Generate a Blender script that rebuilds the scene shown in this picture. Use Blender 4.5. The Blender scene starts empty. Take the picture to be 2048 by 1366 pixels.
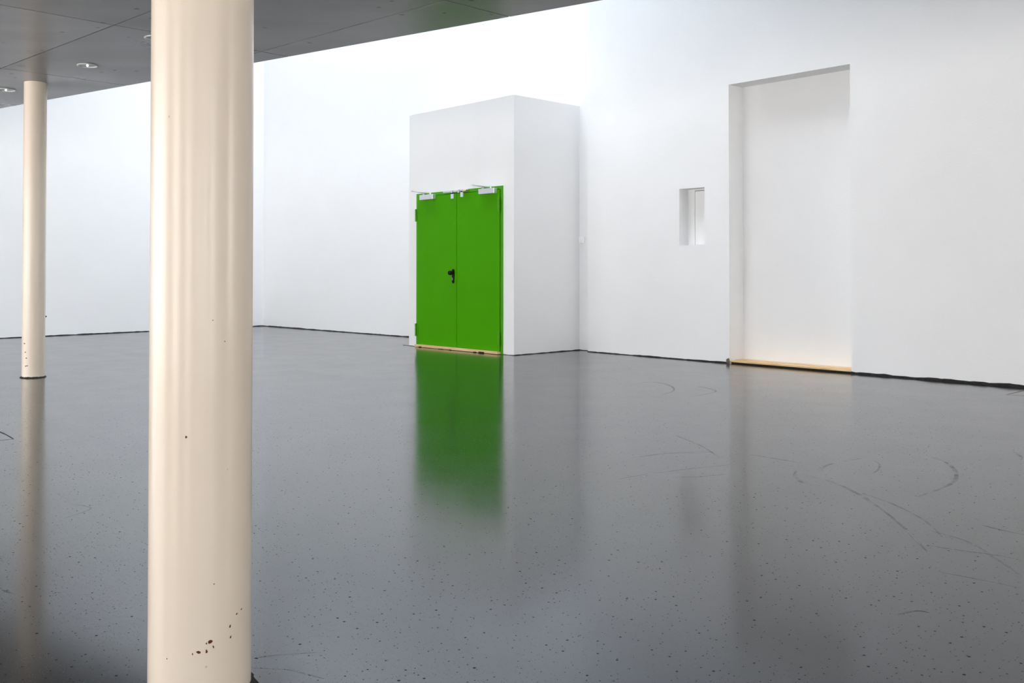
import bpy, bmesh, math, random
from mathutils import Matrix, Vector
random.seed(7)
S = bpy.context.scene
COL = S.collection

# ------------------------------------------------------------------ camera
F_PX, CAM_H, HORIZON = 2018.0, 1.05, 545.0
PITCH = math.radians(0.95)
cam_d = bpy.data.cameras.new('camera')
cam = bpy.data.objects.new('camera', cam_d); COL.objects.link(cam)
cam_d.sensor_fit = 'HORIZONTAL'; cam_d.sensor_width = 36.0
cam_d.lens = F_PX / 2048.0 * 36.0
cam_d.shift_y = -(683.0 - (HORIZON - F_PX * math.tan(PITCH))) / 2048.0
cam.location = (0, 0, CAM_H)
cam.rotation_euler = (math.pi / 2 + PITCH, 0, 0)
cam_d.clip_start = 0.05; cam_d.clip_end = 500
S.camera = cam

# ------------------------------------------------------------------ view / world / daylight
S.view_settings.view_transform = 'Standard'
S.view_settings.look = 'None'
S.view_settings.gamma = 1.0
S.view_settings.use_curve_mapping = False
S.view_settings.exposure = 0.0
SKY = 9.3
S.cycles.max_bounces = 9
S.cycles.diffuse_bounces = 6
S.cycles.glossy_bounces = 4

world = bpy.data.worlds.new('overcast_sky'); S.world = world
world.use_nodes = True
nt = world.node_tree; nt.nodes.clear()
wo = nt.nodes.new('ShaderNodeOutputWorld'); wb = nt.nodes.new('ShaderNodeBackground')
wt = nt.nodes.new('ShaderNodeTexCoord'); ws = nt.nodes.new('ShaderNodeSeparateXYZ'); wr = nt.nodes.new('ShaderNodeValToRGB')
nt.links.new(wt.outputs['Generated'], ws.inputs[0]); nt.links.new(ws.outputs['Z'], wr.inputs[0])
nt.links.new(wr.outputs[0], wb.inputs['Color']); nt.links.new(wb.outputs[0], wo.inputs['Surface'])
wb.inputs['Strength'].default_value = SKY
e = wr.color_ramp.elements
e[0].position = 0.0; e[0].color = (1.0, 0.965, 0.93, 1)
e[1].position = 1.0; e[1].color = (0.74, 0.86, 1.0, 1)

# room axes: local x = u (to the right along the door wall), local y = w (towards that wall)
ROT = math.radians(-48.93)
CU, SU = math.cos(ROT), math.sin(ROT)
def uw(u, w, z=0.0):
    return Vector((u * CU - w * SU, u * SU + w * CU, z))
def to_uw(x, y):
    return (x * CU + y * SU, -x * SU + y * CU)
def floor_px(px, py):
    d = F_PX * CAM_H / (py - HORIZON)
    return Vector(((px - 1024.0) / F_PX * d, d, 0))
WALL_W, BOX_W, SLAB_Z, ROOF_Z = 9.55, 8.41, 2.96, 8.0

def portal(name, u0, u1, w0, w1, z0, z1):
    L = bpy.data.lights.new(name, 'AREA'); L.shape = 'RECTANGLE'
    o = bpy.data.objects.new(name, L); COL.objects.link(o)
    L.cycles.is_portal = True
    c = uw((u0 + u1) / 2, (w0 + w1) / 2, (z0 + z1) / 2)
    o.location = c
    if abs(z1 - z0) < 1e-6:           # skylight, faces down
        L.size = u1 - u0; L.size_y = w1 - w0
        o.rotation_euler = (0, 0, ROT)
    elif abs(w1 - w0) < 1e-6:         # facade behind the camera, faces +w
        L.size = u1 - u0; L.size_y = z1 - z0
        o.rotation_euler = (math.radians(90), 0, ROT + math.pi)
    else:                             # end wall, faces -u
        L.size = w1 - w0; L.size_y = z1 - z0
        o.rotation_euler = (math.radians(90), 0, ROT - math.pi / 2)
    return o

# unseen openings, sized and placed for their light: roof light over the tall strip, glazed front behind the camera, slots and an added tall window in the end wall
SKYLIGHTS = [(-16.9, -11.6, 6.4, 8.8), (-11.3, -6.8, 6.2, 9.0)]
FACADE_W, END_U, LEFT_U = -5.0, 4.5, -18.6
FACADE = [(-15.9, -12.5), (-12.3, -8.9), (-8.7, -4.7), (-2.4, -.8), (1.2, 3.2)]
FZ0, FZ1 = 0.1, 2.85
UPPER = []      # clerestory above the slab
UZ0, UZ1 = 3.6, 7.6
END_OPENINGS = [(-3.8, -2.8, .25, 2.75), (-1.7, -.7, .25, 2.75), (0.4, 1.4, .25, 2.75), (6.2, 8.7, .4, 4.5)]  # last one is an unseen tall window added to light the block side
for i, (a, b, c, d) in enumerate(SKYLIGHTS): portal('skylight_portal', a, b, c, d, ROOF_Z + .02, ROOF_Z + .02)
for a, b in FACADE: portal('facade_portal', a, b, FACADE_W, FACADE_W, FZ0, FZ1)
for a, b in UPPER: portal('clerestory_portal', a, b, FACADE_W, FACADE_W, UZ0, UZ1)
for a, b, c, d in END_OPENINGS: portal('end_portal', END_U, END_U, a, b, c, d)

# ------------------------------------------------------------------ materials
def mat(name):
    m = bpy.data.materials.new(name); m.use_nodes = True
    n = m.node_tree.nodes; return m, m.node_tree, n['Principled BSDF']
def N(t, kind, **kw):
    n = t.nodes.new(kind)
    for k, v in kw.items():
        if k.startswith('in_'): n.inputs[k[3:].replace('_', ' ')].default_value = v
        else: setattr(n, k, v)
    return n
def ramp(t, src, p0, c0, p1, c1):
    r = t.nodes.new('ShaderNodeValToRGB'); r.color_ramp.elements[0].position = p0; r.color_ramp.elements[0].color = (*c0, 1)
    r.color_ramp.elements[1].position = p1; r.color_ramp.elements[1].color = (*c1, 1)
    t.links.new(src, r.inputs[0]); return r
def obj_coord(t, scale=(1, 1, 1)):
    tc = N(t, 'ShaderNodeTexCoord'); mp = N(t, 'ShaderNodeMapping'); mp.inputs['Scale'].default_value = scale
    t.links.new(tc.outputs['Object'], mp.inputs[0]); return mp.outputs[0]
def mixrgb(t, fac, a, b, mode='MIX'):
    m = N(t, 'ShaderNodeMix', data_type='RGBA', blend_type=mode)
    for sock, v in ((m.inputs[0], fac), (m.inputs[6], a), (m.inputs[7], b)):
        if isinstance(v, (int, float)): sock.default_value = v
        elif isinstance(v, tuple): sock.default_value = (*v, 1)
        else: t.links.new(v, sock)
    return m.outputs[2]
def bump(t, p, height, strength, dist):
    b = N(t, 'ShaderNodeBump'); b.inputs['Strength'].default_value = strength; b.inputs['Distance'].default_value = dist
    t.links.new(height, b.inputs['Height']); t.links.new(b.outputs[0], p.inputs['Normal'])

def plain(name, col, rough=.5, metal=0.0, var=.06, scale=6.0, spec=None):
    m, t, p = mat(name)
    nz = N(t, 'ShaderNodeTexNoise', in_Scale=scale, in_Detail=4.0); t.links.new(obj_coord(t), nz.inputs['Vector'])
    lo = tuple(c * (1 - var) for c in col); hi = tuple(min(1, c * (1 + var)) for c in col)
    r = ramp(t, nz.outputs['Fac'], .3, lo, .7, hi); t.links.new(r.outputs[0], p.inputs['Base Color'])
    p.inputs['Roughness'].default_value = rough; p.inputs['Metallic'].default_value = metal
    if spec is not None: p.inputs['Specular IOR Level'].default_value = spec
    return m

def plaster(name, col):
    m, t, p = mat(name)
    v = obj_coord(t)
    n1 = N(t, 'ShaderNodeTexNoise', in_Scale=1.3, in_Detail=5.0, in_Roughness=.6); t.links.new(v, n1.inputs['Vector'])
    r1 = ramp(t, n1.outputs['Fac'], .3, tuple(c * .975 for c in col), .7, col)
    t.links.new(r1.outputs[0], p.inputs['Base Color'])
    n2 = N(t, 'ShaderNodeTexNoise', in_Scale=45.0, in_Detail=6.0, in_Roughness=.65); t.links.new(v, n2.inputs['Vector'])
    bump(t, p, n2.outputs['Fac'], .25, .004)
    p.inputs['Roughness'].default_value = .8; p.inputs['Specular IOR Level'].default_value = .2
    return m

M_WALL = plaster('white_plaster', (.88, .88, .88))
M_PANEL = plaster('white_painted_board', (.88, .88, .88))
M_GREEN = plain('green_paint', (.062, .335, .0), .5, var=.03, scale=2, spec=.05)
M_GREEN_EDGE = plain('green_frame_paint', (.062, .335, .004), .45, var=.03, spec=.2)
M_SILVER = plain('silver_metal', (.72, .72, .76), .35, .75, .04)
M_STEEL = plain('brushed_steel', (.5, .5, .53), .3, 1.0, .05)
M_BRASS = plain('brass', (.55, .4, .18), .35, 1.0, .05)
M_BLACK = plain('black_plastic', (.006, .006, .007), .5, var=.1, spec=.15)
M_WHITEP = plain('white_plastic', (.93, .93, .93), .35, var=.02)
M_TAG = plain('pale_grey_plate', (.68, .76, .88), .35, var=.03)
M_GAP = plain('dark_joint_and_gap_shade', (.02, .018, .016), .9, var=.5, scale=25)  # dark joints and column foot residue, also shade painted into gaps
M_RUST = plain('rust_red_primer', (.09, .008, .004), .7, var=.4, scale=60)
M_SCUFF, t, p = mat('rubber_scuff')
p.inputs['Base Color'].default_value = (.01, .01, .01, 1); p.inputs['Roughness'].default_value = .6
_n = N(t, 'ShaderNodeTexNoise', in_Scale=9.0, in_Detail=5.0); t.links.new(obj_coord(t), _n.inputs['Vector'])
_r = ramp(t, _n.outputs['Fac'], .38, (0, 0, 0), .75, (.34, .34, .34)); t.links.new(_r.outputs[0], p.inputs['Alpha'])
M_FLOORJOINT = plain('floor_crack', (.012, .012, .013), .7)

# pine board
M_PINE, t, p = mat('pine_wood')
v = obj_coord(t, (1.0, 14, 14))
w_ = N(t, 'ShaderNodeTexNoise', in_Scale=3.0, in_Detail=6.0, in_Distortion=.4); t.links.new(v, w_.inputs['Vector'])
r = ramp(t, w_.outputs['Fac'], .3, (.66, .40, .16), .7, (.86, .64, .37)); t.links.new(r.outputs[0], p.inputs['Base Color'])
p.inputs['Roughness'].default_value = .5

# cream column enamel
M_CREAM, t, p = mat('cream_enamel')
v = obj_coord(t)
n1 = N(t, 'ShaderNodeTexNoise', in_Scale=2.0, in_Detail=4.0); t.links.new(v, n1.inputs['Vector'])
r1 = ramp(t, n1.outputs['Fac'], .3, (.72, .615, .50), .7, (.745, .645, .53))
vo = N(t, 'ShaderNodeTexVoronoi', in_Scale=14.0); t.links.new(v, vo.inputs['Vector'])
lt = N(t, 'ShaderNodeMath', operation='LESS_THAN'); lt.inputs[1].default_value = .045; t.links.new(vo.outputs['Distance'], lt.inputs[0])
mu = N(t, 'ShaderNodeMath', operation='MULTIPLY'); mu.inputs[1].default_value = .35; t.links.new(lt.outputs[0], mu.inputs[0])
t.links.new(mixrgb(t, mu.outputs[0], r1.outputs[0], (.3, .2, .12)), p.inputs['Base Color'])
p.inputs['Roughness'].default_value = .25; p.inputs['IOR'].default_value = 1.45

# exposed concrete soffit with a sealed, faintly glossy skin
M_CONC, t, p = mat('sealed_concrete')
v = obj_coord(t)
n1 = N(t, 'ShaderNodeTexNoise', in_Scale=1.1, in_Detail=7.0, in_Roughness=.62); t.links.new(v, n1.inputs['Vector'])
r1 = ramp(t, n1.outputs['Fac'], .25, (.23, .223, .23), .75, (.45, .44, .45))
vo = N(t, 'ShaderNodeTexVoronoi', in_Scale=4.0); t.links.new(obj_coord(t, (1, 1.5, 1)), vo.inputs['Vector'])
pit = ramp(t, vo.outputs['Distance'], .07, (1, 1, 1), .10, (0, 0, 0))
oi = N(t, 'ShaderNodeObjectInfo')
pr = ramp(t, oi.outputs['Random'], 0.0, (.82, .82, .82), 1.0, (1.08, 1.08, 1.1))
c1 = mixrgb(t, pit.outputs[0], mixrgb(t, 1.0, r1.outputs[0], pr.outputs[0], 'MULTIPLY'), (.05, .05, .05))
n3 = N(t, 'ShaderNodeTexNoise', in_Scale=.45, in_Detail=3.0); t.links.new(obj_coord(t, (1, 4, 1)), n3.inputs['Vector'])
r3 = ramp(t, n3.outputs['Fac'], .4, (1, 1, 1), .75, (.72, .70, .66))
t.links.new(mixrgb(t, 1.0, c1, r3.outputs[0], 'MULTIPLY'), p.inputs['Base Color'])
rr = ramp(t, n1.outputs['Fac'], .3, (.26, .26, .26), .7, (.40, .40, .40)); t.links.new(rr.outputs[0], p.inputs['Roughness'])
n2 = N(t, 'ShaderNodeTexNoise', in_Scale=30.0, in_Detail=5.0); t.links.new(v, n2.inputs['Vector'])
bump(t, p, n2.outputs['Fac'], .1, .003)

# polished dark screed
M_FLOOR, t, p = mat('polished_dark_screed')
v = obj_coord(t)
n1 = N(t, 'ShaderNodeTexNoise', in_Scale=.8, in_Detail=8.0, in_Roughness=.6); t.links.new(v, n1.inputs['Vector'])
base = ramp(t, n1.outputs['Fac'], .3, (.007, .0073, .008), .7, (.013, .0133, .0145)).outputs[0]
def specks(scale, thr, keep, seed):
    mp = N(t, 'ShaderNodeVectorMath', operation='ADD'); mp.inputs[1].default_value = (seed * 3.7, seed * 1.9, 0); t.links.new(v, mp.inputs[0])
    vo = N(t, 'ShaderNodeTexVoronoi', in_Scale=scale); vo.voronoi_dimensions = '2D'; t.links.new(mp.outputs[0], vo.inputs['Vector'])
    sx = N(t, 'ShaderNodeSeparateXYZ'); t.links.new(vo.outputs['Color'], sx.inputs[0])
    a = N(t, 'ShaderNodeMath', operation='MULTIPLY'); a.inputs[1].default_value = thr; t.links.new(sx.outputs[1], a.inputs[0])
    b = N(t, 'ShaderNodeMath', operation='LESS_THAN'); t.links.new(vo.outputs['Distance'], b.inputs[0]); t.links.new(a.outputs[0], b.inputs[1])
    c = N(t, 'ShaderNodeMath', operation='LESS_THAN'); c.inputs[1].default_value = keep; t.links.new(sx.outputs[0], c.inputs[0])
    d = N(t, 'ShaderNodeMath', operation='MULTIPLY'); t.links.new(b.outputs[0], d.inputs[0]); t.links.new(c.outputs[0], d.inputs[1])
    return d.outputs[0]
s1 = specks(15, .068, .55, 1); s2 = specks(42, .11, .42, 2)
mx = N(t, 'ShaderNodeMath', operation='MAXIMUM'); t.links.new(s1, mx.inputs[0]); t.links.new(s2, mx.inputs[1])
s3 = specks(120, .22, .5, 3)
s3m = N(t, 'ShaderNodeMath', operation='MULTIPLY'); s3m.inputs[1].default_value = .35; t.links.new(s3, s3m.inputs[0])
mx2 = N(t, 'ShaderNodeMath', operation='MAXIMUM'); t.links.new(mx.outputs[0], mx2.inputs[0]); t.links.new(s3m.outputs[0], mx2.inputs[1]); mx = mx2
t.links.new(mixrgb(t, mx.outputs[0], base, (.012, .009, .008)), p.inputs['Base Color'])
n2 = N(t, 'ShaderNodeTexNoise', in_Scale=2.2, in_Detail=8.0, in_Roughness=.65); t.links.new(v, n2.inputs['Vector'])
rr = ramp(t, n2.outputs['Fac'], .3, (.125,) * 3, .7, (.165,) * 3)
t.links.new(mixrgb(t, mx.outputs[0], rr.outputs[0], (.6, .6, .6)), p.inputs['Roughness'])
sp = N(t, 'ShaderNodeMath', operation='MULTIPLY_ADD'); sp.inputs[1].default_value = -.45; sp.inputs[2].default_value = .5
t.links.new(mx.outputs[0], sp.inputs[0]); t.links.new(sp.outputs[0], p.inputs['Specular IOR Level'])
n4 = N(t, 'ShaderNodeTexNoise', in_Scale=5.0, in_Detail=4.0); t.links.new(v, n4.inputs['Vector'])
bump(t, p, n4.outputs['Fac'], .035, .004)
p.inputs['IOR'].default_value = 1.57
p.inputs['Specular Tint'].default_value = (.82, .905, 1.0, 1)

# ------------------------------------------------------------------ mesh helpers
def bm_box(bm, x0, x1, y0, y1, z0, z1):
    vs = [bm.verts.new((x, y, z)) for z in (z0, z1) for y in (y0, y1) for x in (x0, x1)]
    for f in ((0, 2, 3, 1), (4, 5, 7, 6), (0, 1, 5, 4), (2, 6, 7, 3), (0, 4, 6, 2), (1, 3, 7, 5)):
        bm.faces.new([vs[i] for i in f])
    return vs
def bm_cyl(bm, c, r, h, axis='Z', seg=24, r2=None):
    m = {'Z': Matrix(), 'X': Matrix.Rotation(math.pi / 2, 4, 'Y'), 'Y': Matrix.Rotation(-math.pi / 2, 4, 'X')}[axis]
    m = Matrix.Translation(c) @ m @ Matrix.Translation((0, 0, h / 2))
    bmesh.ops.create_cone(bm, cap_ends=True, segments=seg, radius1=r, radius2=r if r2 is None else r2, depth=h, matrix=m)
def bm_bar(bm, a, b, wid, th):
    a = Vector(a); b = Vector(b); d = (b - a).normalized()
    s = d.cross(Vector((0, 0, 1))).normalized() * wid / 2; k = s.cross(d).normalized() * th / 2
    q = [a - s - k, a + s - k, a + s + k, a - s + k]; r_ = [x + (b - a) for x in q]
    V = [bm.verts.new(x) for x in q + r_]
    for f in ((3, 2, 1, 0), (4, 5, 6, 7), (0, 1, 5, 4), (1, 2, 6, 5), (2, 3, 7, 6), (3, 0, 4, 7)): bm.faces.new([V[i] for i in f])
def obj(name, bm, m, parent=None, smooth=False, bevel=0.0, seg=2):
    bmesh.ops.recalc_face_normals(bm, faces=bm.faces)
    if bevel:
        bmesh.ops.bevel(bm, geom=[e for e in bm.edges if e.calc_length() > bevel * 2.5 and e.calc_face_angle(0) > .6], offset=bevel, segments=seg, affect='EDGES', profile=.5)
    me = bpy.data.meshes.new(name); bm.to_mesh(me); bm.free()
    me.materials.append(m)
    if smooth:
        for p_ in me.polygons: p_.use_smooth = True
        me.set_sharp_from_angle(angle=math.radians(35))
    o = bpy.data.objects.new(name, me); COL.objects.link(o)
    if parent: o.parent = parent
    return o
def room(o, u=0, w=0, z=0):
    o.location = uw(u, w, z); o.rotation_euler = (0, 0, ROT); return o
def tag(o, label=None, cat=None, group=None, kind=None):
    if label: o['label'] = label
    if cat: o['category'] = cat
    if group: o['group'] = group
    if kind: o['kind'] = kind
    return o
def empty(name, u, w, z=0):
    o = bpy.data.objects.new(name, None); COL.objects.link(o); o.empty_display_size = .1
    return room(o, u, w, z)
def structure(name, bm, m, label=None, smooth=False, cat=None):
    o = obj(name, bm, m, smooth=smooth); room(o); return tag(o, label, cat, kind='structure')
def grid_wall(bm, axis, face, back, a0, a1, z0, z1, holes):
    """solid wall in room axes; axis 'w' (runs along u) or 'u' (runs along w); holes = (a0,a1,z0,z1) cut right through"""
    As = sorted({a0, a1, *[h[0] for h in holes], *[h[1] for h in holes]})
    Zs = sorted({z0, z1, *[h[2] for h in holes], *[h[3] for h in holes]})
    lo, hi = min(face, back), max(face, back)
    solid = {}
    for i in range(len(As) - 1):
        for k in range(len(Zs) - 1):
            ca, cz = (As[i] + As[i + 1]) / 2, (Zs[k] + Zs[k + 1]) / 2
            solid[i, k] = not any(h[0] < ca < h[1] and h[2] < cz < h[3] for h in holes)
    cache = {}
    def V(a, d, z):
        key = (a, d, z)
        if key not in cache: cache[key] = bm.verts.new((a, d, z) if axis == 'w' else (d, a, z))
        return cache[key]
    for (i, k), s in solid.items():
        if not s: continue
        A0, A1, Z0, Z1 = As[i], As[i + 1], Zs[k], Zs[k + 1]
        for d in (lo, hi): bm.faces.new([V(A0, d, Z0), V(A1, d, Z0), V(A1, d, Z1), V(A0, d, Z1)])
        for (di, dk, q) in ((-1, 0, [(A0, Z0), (A0, Z1)]), (1, 0, [(A1, Z0), (A1, Z1)]), (0, -1, [(A0, Z0), (A1, Z0)]), (0, 1, [(A0, Z1), (A1, Z1)])):
            if not solid.get((i + di, k + dk), False):
                (pa, pz), (qa, qz) = q
                bm.faces.new([V(pa, lo, pz), V(qa, lo, qz), V(qa, hi, qz), V(pa, hi, pz)])
def prism(bm, pts, z0, z1):
    b = [bm.verts.new((x, y, z0)) for x, y in pts]; t_ = [bm.verts.new((x, y, z1)) for x, y in pts]
    bm.faces.new(b[::-1]); bm.faces.new(t_)
    for i in range(len(pts)):
        j = (i + 1) % len(pts); bm.faces.new([b[i], b[j], t_[j], t_[i]])

# ------------------------------------------------------------------ structure
bm = bmesh.new(); bm_box(bm, LEFT_U - .6, END_U + .4, FACADE_W - .4, 10.4, -.2, 0)
FLOOR = structure('floor', bm, M_FLOOR, 'glossy dark grey polished screed floor with specks and scuff marks')

# wall with the tall recess and the small niche
REC = (-7.14, -5.594, 0.0, 3.225); REC_D = .27
NIC = (-7.875, -7.494, 1.377, 2.06); NIC_D = .165
bm = bmesh.new(); grid_wall(bm, 'w', WALL_W, WALL_W + .4, -9.43, END_U + .4, 0, ROOF_Z, [REC, NIC])
structure('wall_right', bm, M_WALL, 'white plaster wall with a tall recess and a small upright niche')

# back wall (very slightly out of parallel) and left wall
BC = (-18.14, 9.33); BE = (-9.2, 9.69)
bm = bmesh.new(); prism(bm, [BC, BE, (BE[0], BE[1] + .4), (BC[0] - .4, BC[1] + .42)], 0, ROOF_Z)
structure('wall_back', bm, M_WALL, 'tall white plaster wall behind the green door block')
CE = (-16.15, FACADE_W)
bm = bmesh.new(); prism(bm, [CE, BC, (BC[0] - .4, BC[1] + .42), (CE[0] - .4, CE[1] - .1)], 0, ROOF_Z)
structure('wall_left', bm, M_WALL, 'white plaster wall running behind the two columns')
# facade behind the camera, end wall
bm = bmesh.new(); grid_wall(bm, 'w', FACADE_W, FACADE_W - .3, LEFT_U, END_U + .4, 0, ROOF_Z, [(a, b, FZ0, FZ1) for a, b in FACADE] + [(a, b, UZ0, UZ1) for a, b in UPPER])
structure('wall_front', bm, M_WALL, 'white window wall behind the viewer')
bm = bmesh.new(); grid_wall(bm, 'u', END_U, END_U + .3, FACADE_W, WALL_W, 0, ROOF_Z, END_OPENINGS)
structure('wall_end', bm, M_WALL, 'white end wall with narrow slot windows and an added tall light opening')
# roof with skylight openings
bm = bmesh.new()
us = sorted({LEFT_U - .6, END_U + .4, *[s[0] for s in SKYLIGHTS], *[s[1] for s in SKYLIGHTS]})
wsx = sorted({FACADE_W - .4, 10.4, *[s[2] for s in SKYLIGHTS], *[s[3] for s in SKYLIGHTS]})
for i in range(len(us) - 1):
    for k in range(len(wsx) - 1):
        cu, cw = (us[i] + us[i + 1]) / 2, (wsx[k] + wsx[k + 1]) / 2
        if any(s[0] < cu < s[1] and s[2] < cw < s[3] for s in SKYLIGHTS): continue
        bm_box(bm, us[i], us[i + 1], wsx[k], wsx[k + 1], ROOF_Z, ROOF_Z + .25)
structure('ceiling_roof', bm, M_WALL, 'white roof with skylight openings above the tall strip of the hall')

# concrete slab with formwork panels; its free edge runs skew to the walls
EA = (-5.93, 11.7); EB = (0.6, 7.07)
ea = Vector(to_uw(*EA)); eb = Vector(to_uw(*EB)); ed = (eb - ea).normalized()
def edge_w(u): return ea.y + (u - ea.x) * ed.y / ed.x
UL, UR = -16.9, END_U
bm = bmesh.new()
prism(bm, [(CE[0] - .0, FACADE_W), (UR, FACADE_W), (UR, edge_w(UR)), (-17.2, edge_w(-17.2))], SLAB_Z + .014, SLAB_Z + .36)
CEIL = structure('ceiling', bm, M_CONC, 'grey concrete slab ceiling with formwork panel joints')
GA = math.radians(-44.0); gu = Vector((math.cos(GA), math.sin(GA))); gw = Vector((-math.sin(GA), math.cos(GA)))
def clip(poly, n, c):
    out = []
    for i in range(len(poly)):
        p_, q_ = poly[i], poly[(i + 1) % len(poly)]
        dp, dq = p_.dot(n) - c, q_.dot(n) - c
        if dp <= 0: out.append(p_)
        if (dp < 0 < dq) or (dq < 0 < dp): out.append(p_ + (q_ - p_) * dp / (dp - dq))
    return out
wv = Vector((EB[0] - EA[0], EB[1] - EA[1])).normalized(); en = Vector((-wv.y, wv.x))
ec = en.dot(Vector(EA))
uvec, wvec = Vector((CU, SU)), Vector((-SU, CU))
ld = Vector(uw(*BC).xy - uw(*CE).xy).normalized(); ln = Vector((-ld.y, ld.x)); lc = ln.dot(uw(*CE).xy) - .01
GAPJ = .0065
for i in range(-9, 8):
    for k in range(-8, 6):
        a0, a1 = -7.6 + i * 2.37 + GAPJ, -7.6 + (i + 1) * 2.37 - GAPJ
        b0, b1 = 3.45 + k * 1.3 + GAPJ, 3.45 + (k + 1) * 1.3 - GAPJ
        poly = [gu * a + gw * b for a, b in ((a0, b0), (a1, b0), (a1, b1), (a0, b1))]
        poly = clip(poly, en, ec)
        if len(poly) > 2: poly = clip(poly, -wvec, -FACADE_W)
        if len(poly) > 2: poly = clip(poly, uvec, UR)
        if len(poly) > 2: poly = clip(poly, ln, lc)
        if len(poly) < 3: continue
        c = sum(poly, Vector((0, 0))) / len(poly)
        if max((q - c).length for q in poly) < .08: continue
        dz = random.uniform(-.0012, .0012)
        bm = bmesh.new(); prism(bm, [tuple(q) for q in poly], SLAB_Z + dz, SLAB_Z + .0145)
        o = obj('concrete_panel', bm, M_CONC, CEIL)
        o.matrix_parent_inverse = (Matrix.Translation(CEIL.location) @ Matrix.Rotation(ROT, 4, 'Z')).inverted()

# vestibule block with the doorway
BU0, BU1, BOX_H = -11.90, -9.615, 3.31
BSKEW = .0714
DU0, DU1, DZ = -11.71, -9.82, 2.166
bm = bmesh.new()
grid_wall(bm, 'w', BOX_W, BOX_W + .2, BU0, BU1, 0, BOX_H, [(DU0, DU1, 0.0, DZ)])
bm_box(bm, BU0, BU0 + .15, BOX_W + .2, 9.72, 0, BOX_H); bm_box(bm, BU1 - .15, BU1, BOX_W + .2, 9.72, 0, BOX_H)
bm_box(bm, BU0 + .15, BU1 - .15, BOX_W + .2, 9.72, BOX_H - .2, BOX_H)
for v_ in bm.verts:                       # the right flank runs slightly out of square
    if v_.co.x > BU1 - .16: v_.co.x -= (v_.co.y - BOX_W) * BSKEW
structure('wall_vestibule', bm, M_WALL, 'white freestanding block around the green double door')

# dark ragged strip painting the joint and its shadow gap where walls meet the floor
def joint(name, p, q, h0, h1, proud, label, seed, gaps=()):
    rnd = random.Random(seed)
    p, q = Vector(p), Vector(q); L = (q - p).length; d = (q - p) / L; n = Vector((d.y, -d.x))
    bm = bmesh.new(); k = max(8, int(L / .045)); prev = None; h = h0
    for i in range(k + 1):
        s = i / k
        base = h0 + (h1 - h0) * s
        h = .6 * h + .4 * base * rnd.uniform(.35, 1.75)
        out = proud * rnd.uniform(.5, 1.5)
        a = p + d * (L * s)
        f = a + n * out
        cur = [bm.verts.new((a.x - n.x * .004, a.y - n.y * .004, 0.0005)), bm.verts.new((f.x, f.y, 0.0005)), bm.verts.new((f.x, f.y, h * .8)), bm.verts.new((a.x - n.x * .004, a.y - n.y * .004, h))]
        if prev:
            for j in range(4): bm.faces.new([prev[j], prev[(j + 1) % 4], cur[(j + 1) % 4], cur[j]])
        else: bm.faces.new(cur)
        prev = cur
    bm.faces.new(prev[::-1])
    return structure(name, bm, M_GAP, label)
joint('gap_strip_right', (-9.43, WALL_W), (REC[0], WALL_W), .011, .014, .006, 'dark ragged joint at the foot of the niche wall', 1)
joint('gap_strip_end', (REC[1], WALL_W), (-2.0, WALL_W), .020, .026, .008, 'dark ragged joint at the wall foot right of the recess', 2)
joint('gap_strip_back', BC, (BU0, BC[1] + (BU0 - BC[0]) * (BE[1] - BC[1]) / (BE[0] - BC[0])), .016, .012, .006, 'thin dark joint at the foot of the back wall', 3)
joint('gap_strip_left', (CE[0] + (BC[0] - CE[0]) * .3, CE[1] + (BC[1] - CE[1]) * .3), BC, .014, .014, .006, 'thin dark joint at the foot of the left wall', 4)
joint('gap_strip_vestibule', (BU1, BOX_W), (BU1 - .0905, 9.675), .008, .014, .005, 'thin dark joint at the foot of the block side', 5)
joint('gap_strip_narrow', (BU1 - .092, 9.664), (-9.43, 9.676), .008, .008, .004, 'short dark joint at the foot of the narrow wall strip', 6)
joint('gap_strip_front', (BU0 - .13, BOX_W - .005), (BU1, BOX_W - .005), .005, .005, .006, 'thin dark joint in front of the green door block', 8)

# ------------------------------------------------------------------ green double door
DOOR = tag(empty('door_1', (DU0 + DU1) / 2, BOX_W), 'green steel double door with silver closers in the white block', kind='structure')
HW = (DU1 - DU0) / 2; THR = .035
# local: x along u, y along w (negative y = towards the viewer)
fw = .044
bm = bmesh.new(); grid_wall(bm, 'w', -.010, .09, -HW, HW, 0.0, DZ, [(-HW + fw, HW - fw, 0.0, DZ - fw)])
obj('door_frame', bm, M_GREEN_EDGE, DOOR, bevel=.002)
leafs = []
for s in (-1, 1):
    x0, x1 = sorted((s * .004, s * (HW - .052)))
    bm = bmesh.new(); bm_box(bm, x0, x1, -.022, .03, THR + .004, DZ - .050)
    leafs.append(obj('door_leaf', bm, M_GREEN, DOOR, bevel=.003))
# hinges
for s, L in ((-1, leafs[0]), (1, leafs[1])):
    for z in (1.86, .24) if s < 0 else (1.925, .20):
        bm = bmesh.new(); xc = s * (HW - (.026 if s < 0 else .046))
        for j in range(3): bm_cyl(bm, (xc, -.038, z - .085 + j * .058), .0125, .0545, seg=14)
        bm_cyl(bm, (xc, -.038, z - .09), .008, .18, seg=10)
        bm_box(bm, *sorted((xc - s * .045, xc)), -.0255, -.022, z - .07, z + .07)
        obj('hinge', bm, M_GREEN_EDGE, L, smooth=True)
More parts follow.
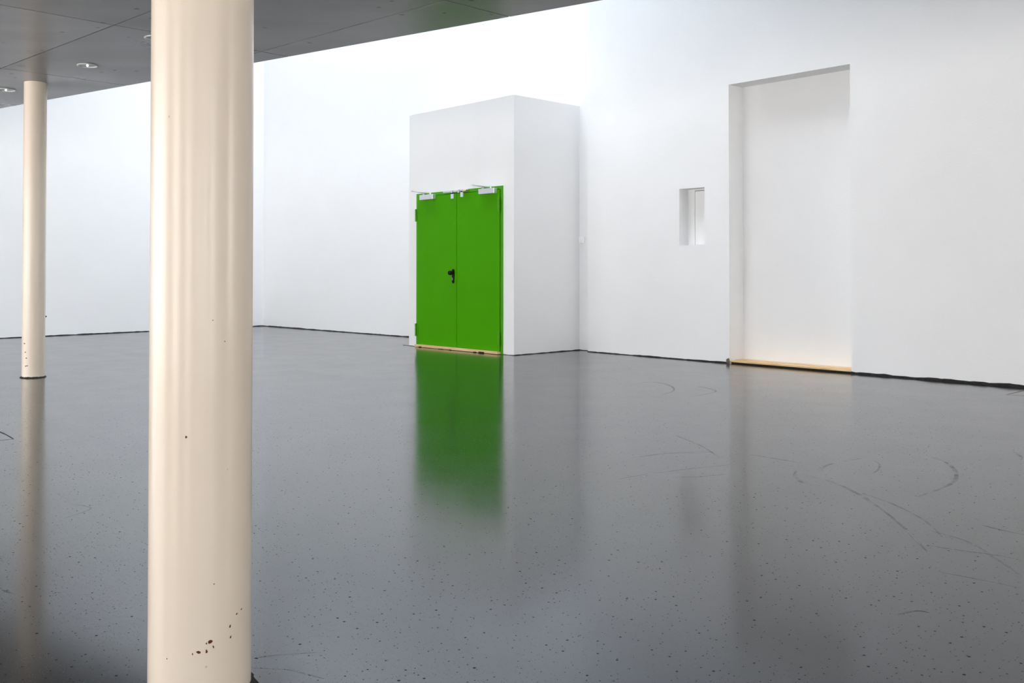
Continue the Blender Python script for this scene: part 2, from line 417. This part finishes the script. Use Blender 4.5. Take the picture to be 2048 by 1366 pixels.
# closers with scissor arms
for s, L, xa, xb, za, zb in ((-1, leafs[0], -.775, -.465, 2.066, 2.136), (1, leafs[1], .535, .85, 2.070, 2.140)):
    bm = bmesh.new(); bm_box(bm, xa, xb, -.082, -.022, za, zb)
    cl = obj('door_closer', bm, M_SILVER, L, bevel=.004)
    px = xa + .20
    bm = bmesh.new(); bm_cyl(bm, (px + .04, -.063, zb), .018, .022, seg=16)
    bm_bar(bm, (px + .04, -.063, zb + .016), (px - .02, -.335, zb + .026), .020, .006)
    bm_bar(bm, (px - .02, -.335, zb + .032), (px - .17, -.03, zb + .030), .016, .006)
    bm_cyl(bm, (px - .02, -.335, zb + .020), .011, .02, seg=12)
    bm_box(bm, px - .19, px - .14, -.034, -.012, zb - .01 + .012, zb + .038)
    obj('closer_arm', bm, M_STEEL, L)
# co-ordinator rail at the head with its levers
bm = bmesh.new(); bm_box(bm, -.30, .24, -.026, -.010, DZ - .026, DZ - .003)
obj('selector_rail', bm, M_SILVER, DOOR, bevel=.002)
bm = bmesh.new(); bm_cyl(bm, (.165, -.045, DZ - .03), .014, .075, axis='X', seg=14)
bm_cyl(bm, (.24, -.045, DZ - .03), .019, .010, axis='X', seg=14)
obj('selector_roller', bm, M_BRASS, DOOR, smooth=True)
for xc, dz in ((-.085, .012), (.125, .024)):
    L = leafs[0] if xc < 0 else leafs[1]
    bm = bmesh.new(); bm_box(bm, xc - .026, xc + .026, -.038, -.022, 2.040 + dz, 2.105 + dz)
    obj('contact_plate', bm, M_TAG, L, bevel=.003)
    bm = bmesh.new(); bm_box(bm, xc - .014, xc + .014, -.042, -.022, 2.105 + dz, 2.118 + dz)
    obj('contact_cap', bm, M_BLACK, L, bevel=.002)
    bm = bmesh.new(); bm_box(bm, xc - .012, xc + .012, -.048, -.022, 2.118 + dz, 2.165)
    obj('selector_lever', bm, M_SILVER, L, bevel=.002)
bm = bmesh.new(); bm_box(bm, .06, .08, -.052, -.022, 2.122, 2.166)
obj('selector_stop', bm, M_SILVER, DOOR, bevel=.002)
# knob on an oblong escutcheon with key cylinder
bm = bmesh.new()
bm_box(bm, -.088, -.046, -.034, -.022, .925, 1.075)
bm_cyl(bm, (-.067, -.034, 1.075), .021, .010, axis='Y', seg=20); bm_cyl(bm, (-.067, -.034, .925), .021, .010, axis='Y', seg=20)
hd = obj('handle_plate', bm, M_BLACK, leafs[0], smooth=True)
bm = bmesh.new()
bm_cyl(bm, (-.067, -.078, 1.045), .014, .05, axis='Y', seg=18)
bm_cyl(bm, (-.067, -.090, 1.045), .032, .018, axis='Y', seg=24); bm_cyl(bm, (-.067, -.102, 1.045), .025, .012, axis='Y', seg=24, r2=.032)
obj('door_knob', bm, M_BLACK, leafs[0], smooth=True)
bm = bmesh.new(); bm_cyl(bm, (-.067, -.044, .972), .009, .012, axis='Y', seg=14); bm_box(bm, -.072, -.062, -.042, -.032, .945, .972)
obj('key_cylinder', bm, M_STEEL, leafs[0])
# dark room behind the closed door is not visible: back board closes the opening, coloured dark as shade in the seams
bm = bmesh.new(); bm_box(bm, -HW, HW, .10, .13, 0, DZ); obj('back_board', bm, M_GAP, DOOR)

# pine sills
th = empty('wood_threshold', (DU0 + DU1) / 2, BOX_W)
bm = bmesh.new(); bm_box(bm, -HW + .035, HW - .045, -.062, -.002, .004, .036)
o = obj('board', bm, M_PINE, th, bevel=.003)
tag(th, 'pale pine strip under the green double door', 'threshold')
for x, l_, h in ((-.80, .05, .012), (-.35, .10, .006), (-.10, .04, .008), (.42, .05, .012), (.53, .10, .018)):  # small dark lumps along the foot of the strip
    bm = bmesh.new(); bm_box(bm, x, x + l_, -.074, -.058, .0008, h)
    obj('dark_lump', bm, M_GAP, th, bevel=.002)

# ------------------------------------------------------------------ tall recess: white leaf, pine sill
d2 = tag(empty('door_2', (REC[0] + REC[1]) / 2, WALL_W), 'tall white flush panel closing the recess in the right wall', kind='structure')
rw = (REC[1] - REC[0]) / 2
bm = bmesh.new(); bm_box(bm, -rw - .05, rw + .05, REC_D, REC_D + .05, 0, REC[3] + .05)
obj('panel', bm, M_PANEL, d2)
th = empty('wood_threshold', (REC[0] + REC[1]) / 2, WALL_W)
bm = bmesh.new(); bm_box(bm, -rw + .004, rw - .004, .012, .10, .017, .034); obj('nosing', bm, M_PINE, th, bevel=.003)
bm = bmesh.new(); bm_box(bm, -rw + .004, rw - .004, .10, REC_D - .002, .017, .038); obj('board', bm, M_PINE, th, bevel=.002)
bm = bmesh.new(); bm_box(bm, -rw + .004, rw - .004, .03, REC_D - .01, .001, .017); obj('support', bm, M_GAP, th)  # support coloured dark to paint the shaded gap under the sill
tag(th, 'golden pine sill across the foot of the tall white recess', 'threshold')
# ragged plaster break at the recess corner
bm = bmesh.new(); bmesh.ops.create_icosphere(bm, subdivisions=2, radius=.03)
for v_ in bm.verts: v_.co = Vector((v_.co.x * .8, v_.co.y * .45, v_.co.z * 1.3)) * random.uniform(.75, 1.2)
o = obj('plaster_crumb', bm, plain('broken_plaster', (.16, .12, .08), .9, var=.5, scale=40)); room(o, REC[0] - .012, WALL_W - .012, .028)
tag(o, 'small brown broken plaster lump at the left foot of the recess', 'plaster')

# ------------------------------------------------------------------ niche with hatch
NX = -7.765
d3 = empty('wall_hatch', NX, WALL_W + NIC_D, NIC[2])
nh = NIC[3] - NIC[2]
bm = bmesh.new(); bm_box(bm, NIC[0] - .03 - NX, NIC[1] + .03 - NX, .012, .04, -.03, nh + .03); obj('backing', bm, M_GAP, d3)  # dark backing paints the shadow line in the gaps around the leaf
bm = bmesh.new(); bm_box(bm, NIC[0] - .02 - NX, -.004, 0, .012, -.02, nh + .02); obj('jamb', bm, M_PANEL, d3)
bm = bmesh.new(); bm_box(bm, .004, NIC[1] + .02 - NX, -.004, .010, .003, nh - .024); obj('hatch_leaf', bm, M_PANEL, d3, bevel=.002)
bm = bmesh.new(); bm_box(bm, -.004, NIC[1] + .02 - NX, 0, .012, nh - .016, nh + .02); obj('head', bm, M_PANEL, d3)
tag(d3, 'small white hatch door at the back of the wall niche', 'hatch')

# light switch
o = empty('light_switch', -9.652, 9.672, 1.485)
bm = bmesh.new(); bm_box(bm, -.047, .047, -.022, .0, -.047, .047); obj('switch_plate', bm, M_WHITEP, o, bevel=.003)
bm = bmesh.new(); bm_box(bm, -.034, .034, -.028, -.020, -.034, .034); obj('rocker', bm, M_WHITEP, o, bevel=.003)
tag(o, 'white square light switch on the narrow wall strip beside the block', 'switch')
# nail in the left wall near the far column
P = floor_px(92, 673.0); u_, w__ = to_uw(P.x, P.y)
bm = bmesh.new(); bm_cyl(bm, (0, 0, -.0), .013, .02, axis='X', seg=12)
o = obj('wall_plug', bm, M_RUST); room(o, u_ + .0, w__, .33)
tag(o, 'tiny dark red plug low on the left wall beside the far column', 'wall plug')

# ------------------------------------------------------------------ columns
def column(x, y, r, ztop, label, chips, seed):
    root = bpy.data.objects.new('column', None); COL.objects.link(root); root.location = (x, y, 0)
    bm = bmesh.new(); bm_cyl(bm, (0, 0, 0), r, ztop, seg=96)
    obj('shaft', bm, M_CREAM, root, smooth=True)
    rnd = random.Random(seed); bm = bmesh.new(); k = 40; ring = []
    for i in range(k):
        a = 2 * math.pi * i / k; q = r + rnd.uniform(.006, .024); h = rnd.uniform(.006, .016)
        ring.append([bm.verts.new((math.cos(a) * rr_, math.sin(a) * rr_, z)) for rr_, z in ((q, .0006), (r + .004, h), (r - .002, h), (r - .002, .0006))])
    for i in range(k):
        A, B = ring[i], ring[(i + 1) % k]
        for j in range(4): bm.faces.new([A[j], B[j], B[(j + 1) % 4], A[(j + 1) % 4]])
    obj('base_joint', bm, M_GAP, root)
    # paint chips: (angle offset from the line to the viewer as fraction of radius, height, width, height, tilt)
    base = math.atan2(-y, -x)
    for fr, z, wd, ht, tl in chips:
        ang = base + math.asin(fr)
        bm = bmesh.new(); n = 9; rndc = random.Random(int(z * 1e4) + int(fr * 100)); rim = []
        for i in range(n):
            q = 2 * math.pi * i / n; k_ = rndc.uniform(.55, 1.15)
            cx, cz = math.cos(q) * wd / 2 * k_, math.sin(q) * ht / 2 * k_
            sx, sz = cx * math.cos(tl) - cz * math.sin(tl), cx * math.sin(tl) + cz * math.cos(tl)
            th_ = ang + sx / r
            rim.append([bm.verts.new((math.cos(th_) * rad, math.sin(th_) * rad, z + sz)) for rad in (r + .0008, r - .001)])
        bm.faces.new([q[0] for q in rim]); bm.faces.new([q[1] for q in rim][::-1])
        for i in range(n): bm.faces.new([rim[i][0], rim[i][1], rim[(i + 1) % n][1], rim[(i + 1) % n][0]])
        obj('paint_chip', bm, M_RUST, root)
    return tag(root, label, 'column', 'round columns under the concrete slab')

NEAR_D = 2.57
def chip(px, py, wpx, hpx, tl=0.0, dist=NEAR_D, cx=399.0, half=102.0):
    zd = dist - .10
    return ((px - cx) / half, CAM_H - (py - HORIZON) / F_PX * zd, wpx / F_PX * zd, hpx / F_PX * zd, tl)
chips = [chip(418, 1275, 11, 7, .5), chip(411, 1278, 3, 5), chip(396, 1293, 9, 6, -.5), chip(385, 1296, 2, 6), chip(411, 1293, 5, 8), chip(424, 1287, 3, 7, .3),
         chip(456, 1254, 3, 7, -.4), chip(457, 1276, 3, 7, -.3), chip(469, 1234, 5, 2.5, .5), chip(478, 1229, 5, 2, .5), chip(371, 870, 4, 5), chip(425, 1163, 3, 3), chip(337, 1307, 3, 3), chip(420, 640, 3, 2), chip(443, 683, 3, 2)]
column((404 - 1024) / F_PX * NEAR_D, NEAR_D, .1255, SLAB_Z + .02, 'large cream round column in the foreground with rust chips near its foot', chips, 11)
FAR_D = 10.14
fch = [((px - 68) / 23.5, CAM_H - (py - HORIZON) / F_PX * (FAR_D - .1), .022, .012, 0) for px, py in ((50, 687), (54, 716), (56, 731), (52, 704), (53, 732))]
column((68.3 - 1024) / F_PX * FAR_D, FAR_D, .107, SLAB_Z + .02, 'slim far cream round column at the left before the white wall', fch, 12)

# ------------------------------------------------------------------ recessed downlights
def downlight(x, y, label):
    o = bpy.data.objects.new('downlight', None); COL.objects.link(o); o.location = (x, y, SLAB_Z); o.rotation_euler = (0, 0, ROT)
    R = .088
    prof = [(R, -.001), (R + .004, -.007), (R - .006, -.010), (R - .014, -.004), (R - .014, 0)]
    bm = bmesh.new(); k = 32; rings = [[bm.verts.new((math.cos(2 * math.pi * i / k) * a, math.sin(2 * math.pi * i / k) * a, z)) for i in range(k)] for a, z in prof]
    for j in range(len(prof)):
        A, B = rings[j], rings[(j + 1) % len(prof)]
        for i in range(k): bm.faces.new([A[i], A[(i + 1) % k], B[(i + 1) % k], B[i]])
    obj('trim_ring', bm, M_WHITEP, o, smooth=True)
    bm = bmesh.new(); rings = []
    for a, z in ((R - .014, -.0035), (R - .022, -.0030), (.030, -.0022), (.0, -.002)):
        rings.append([bm.verts.new((math.cos(2 * math.pi * i / k) * a, math.sin(2 * math.pi * i / k) * a, z)) for i in range(k)] if a else bm.verts.new((0, 0, z)))
    for j in range(2):
        for i in range(k): bm.faces.new([rings[j][i], rings[j][(i + 1) % k], rings[j + 1][(i + 1) % k], rings[j + 1][i]])
    for i in range(k): bm.faces.new([rings[2][i], rings[2][(i + 1) % k], rings[3]])
    obj('reflector', bm, M_LENS, o, smooth=True)
    bm = bmesh.new(); bm_cyl(bm, (0, 0, -.012), .012, .011, seg=18, r2=.016); obj('lamp_holder', bm, M_BLACK, o, smooth=True)
    bm = bmesh.new(); bmesh.ops.create_uvsphere(bm, u_segments=14, v_segments=8, radius=.011, matrix=Matrix.Translation((.034, -.01, -.012))); obj('bulb', bm, M_BULB, o, smooth=True)
    return tag(o, label, 'ceiling light', 'recessed downlights in the concrete slab')
M_LENS = plain('frosted_reflector', (.86, .93, .95), .5, .0, .03)
M_BULB, t, p = mat('lit_bulb'); p.inputs['Emission Color'].default_value = (1, .96, .9, 1); p.inputs['Emission Strength'].default_value = 1.6
downlight(-3.91, 9.26, 'round recessed downlight in the concrete slab right of the far column')
downlight(-5.28, 10.5, 'round recessed downlight cut by the left picture edge')
downlight(-2.895, 8.17, 'round recessed downlight half hidden by the foreground column')

# ------------------------------------------------------------------ floor marks
def strip(name, pts, wd, m, z=.0004, closed=False):
    bm = bmesh.new(); L = []; n = len(pts)
    for i, q in enumerate(pts):
        a = pts[max(0, i - 1)]; b = pts[min(n - 1, i + 1)]
        d = (b - a); d.z = 0; d.normalize(); s = Vector((-d.y, d.x, 0))
        k = wd * (.25 + .75 * math.sin(math.pi * (i + .5) / n)) * random.uniform(.8, 1.2) / 2
        L.append((bm.verts.new((q.x + s.x * k, q.y + s.y * k, z)), bm.verts.new((q.x - s.x * k, q.y - s.y * k, z))))
    for i in range(n - 1): bm.faces.new([L[i][0], L[i + 1][0], L[i + 1][1], L[i][1]])
    o = obj(name, bm, m, FLOOR)
    o.matrix_parent_inverse = (Matrix.Translation(FLOOR.location) @ Matrix.Rotation(ROT, 4, 'Z')).inverted()
    return o
def curve_px(pp, n=28):
    out = []
    P_ = [Vector(q) for q in pp]
    P_ = [P_[0]] + P_ + [P_[-1]]
    segs = len(P_) - 3
    for s in range(segs):
        p0, p1, p2, p3 = P_[s:s + 4]
        for i in range(n // segs + 1):
            q = i / (n // segs + 1)
            x = .5 * ((2 * p1) + (-p0 + p2) * q + (2 * p0 - 5 * p1 + 4 * p2 - p3) * q * q + (-p0 + 3 * p1 - 3 * p2 + p3) * q ** 3)
            out.append(floor_px(x.x, x.y))
    out.append(floor_px(*pp[-1])); return out
SC = [([(1235, 957), (1300, 946), (1380, 936), (1460, 928)], .014), ([(1600, 948), (1660, 962), (1720, 990), (1790, 1040), (1850, 1100)], .018),
      ([(1720, 985), (1780, 1005), (1840, 1035), (1880, 1070)], .010), ([(1860, 914), (1890, 924), (1908, 942), (1906, 960), (1880, 975), (1830, 992)], .022),
      ([(1590, 940), (1588, 950), (1600, 962), (1615, 967)], .022), ([(1640, 940), (1650, 930), (1680, 922), (1720, 916)], .016),
      ([(1745, 920), (1757, 928), (1752, 940), (1735, 948)], .012), ([(1350, 870), (1400, 890), (1440, 915)], .012), ([(1270, 765), (1310, 764), (1342, 772), (1345, 782), (1320, 789)], .02),
      ([(1960, 1048), (2000, 1058), (2048, 1068)], .012), ([(1850, 1087), (1900, 1096), (1990, 1108), (2048, 1120)], .01), ([(2028, 905), (2038, 912), (2040, 918)], .022),
      ([(1500, 908), (1560, 918), (1600, 925)], .012), ([(1340, 952), (1400, 952), (1460, 945)], .01), ([(1265, 915), (1330, 906), (1420, 903)], .012),
      ([(505, 1312), (560, 1305), (640, 1300)], .010), ([(505, 1330), (580, 1335), (650, 1352)], .006), ([(1380, 770), (1410, 775), (1430, 783), (1380, 793)], .016),
      ([(8, 1176), (20, 1180), (32, 1184)], .010), ([(120, 985), (150, 1005), (185, 1015), (130, 1035)], .008), ([(1860, 1060), (1940, 1085), (2040, 1150)], .012), ([(1870, 1140), (1950, 1155), (2048, 1175)], .008), ([(1790, 1225), (1830, 1218), (1855, 1222)], .012)]
for pp, wd in SC: strip('scuff_mark', curve_px(pp), wd, M_SCUFF)
for pp, wd in (([(-60, 845), (0, 862), (30, 877)], .012), ([(-60, 884), (0, 880), (30, 877)], .008), ([(2010, 789), (2040, 782), (2090, 771)], .012), ([(2010, 789), (2048, 791), (2090, 794)], .010)):
    strip('floor_joint', curve_px(pp, 8), wd, M_FLOORJOINT, .0005)
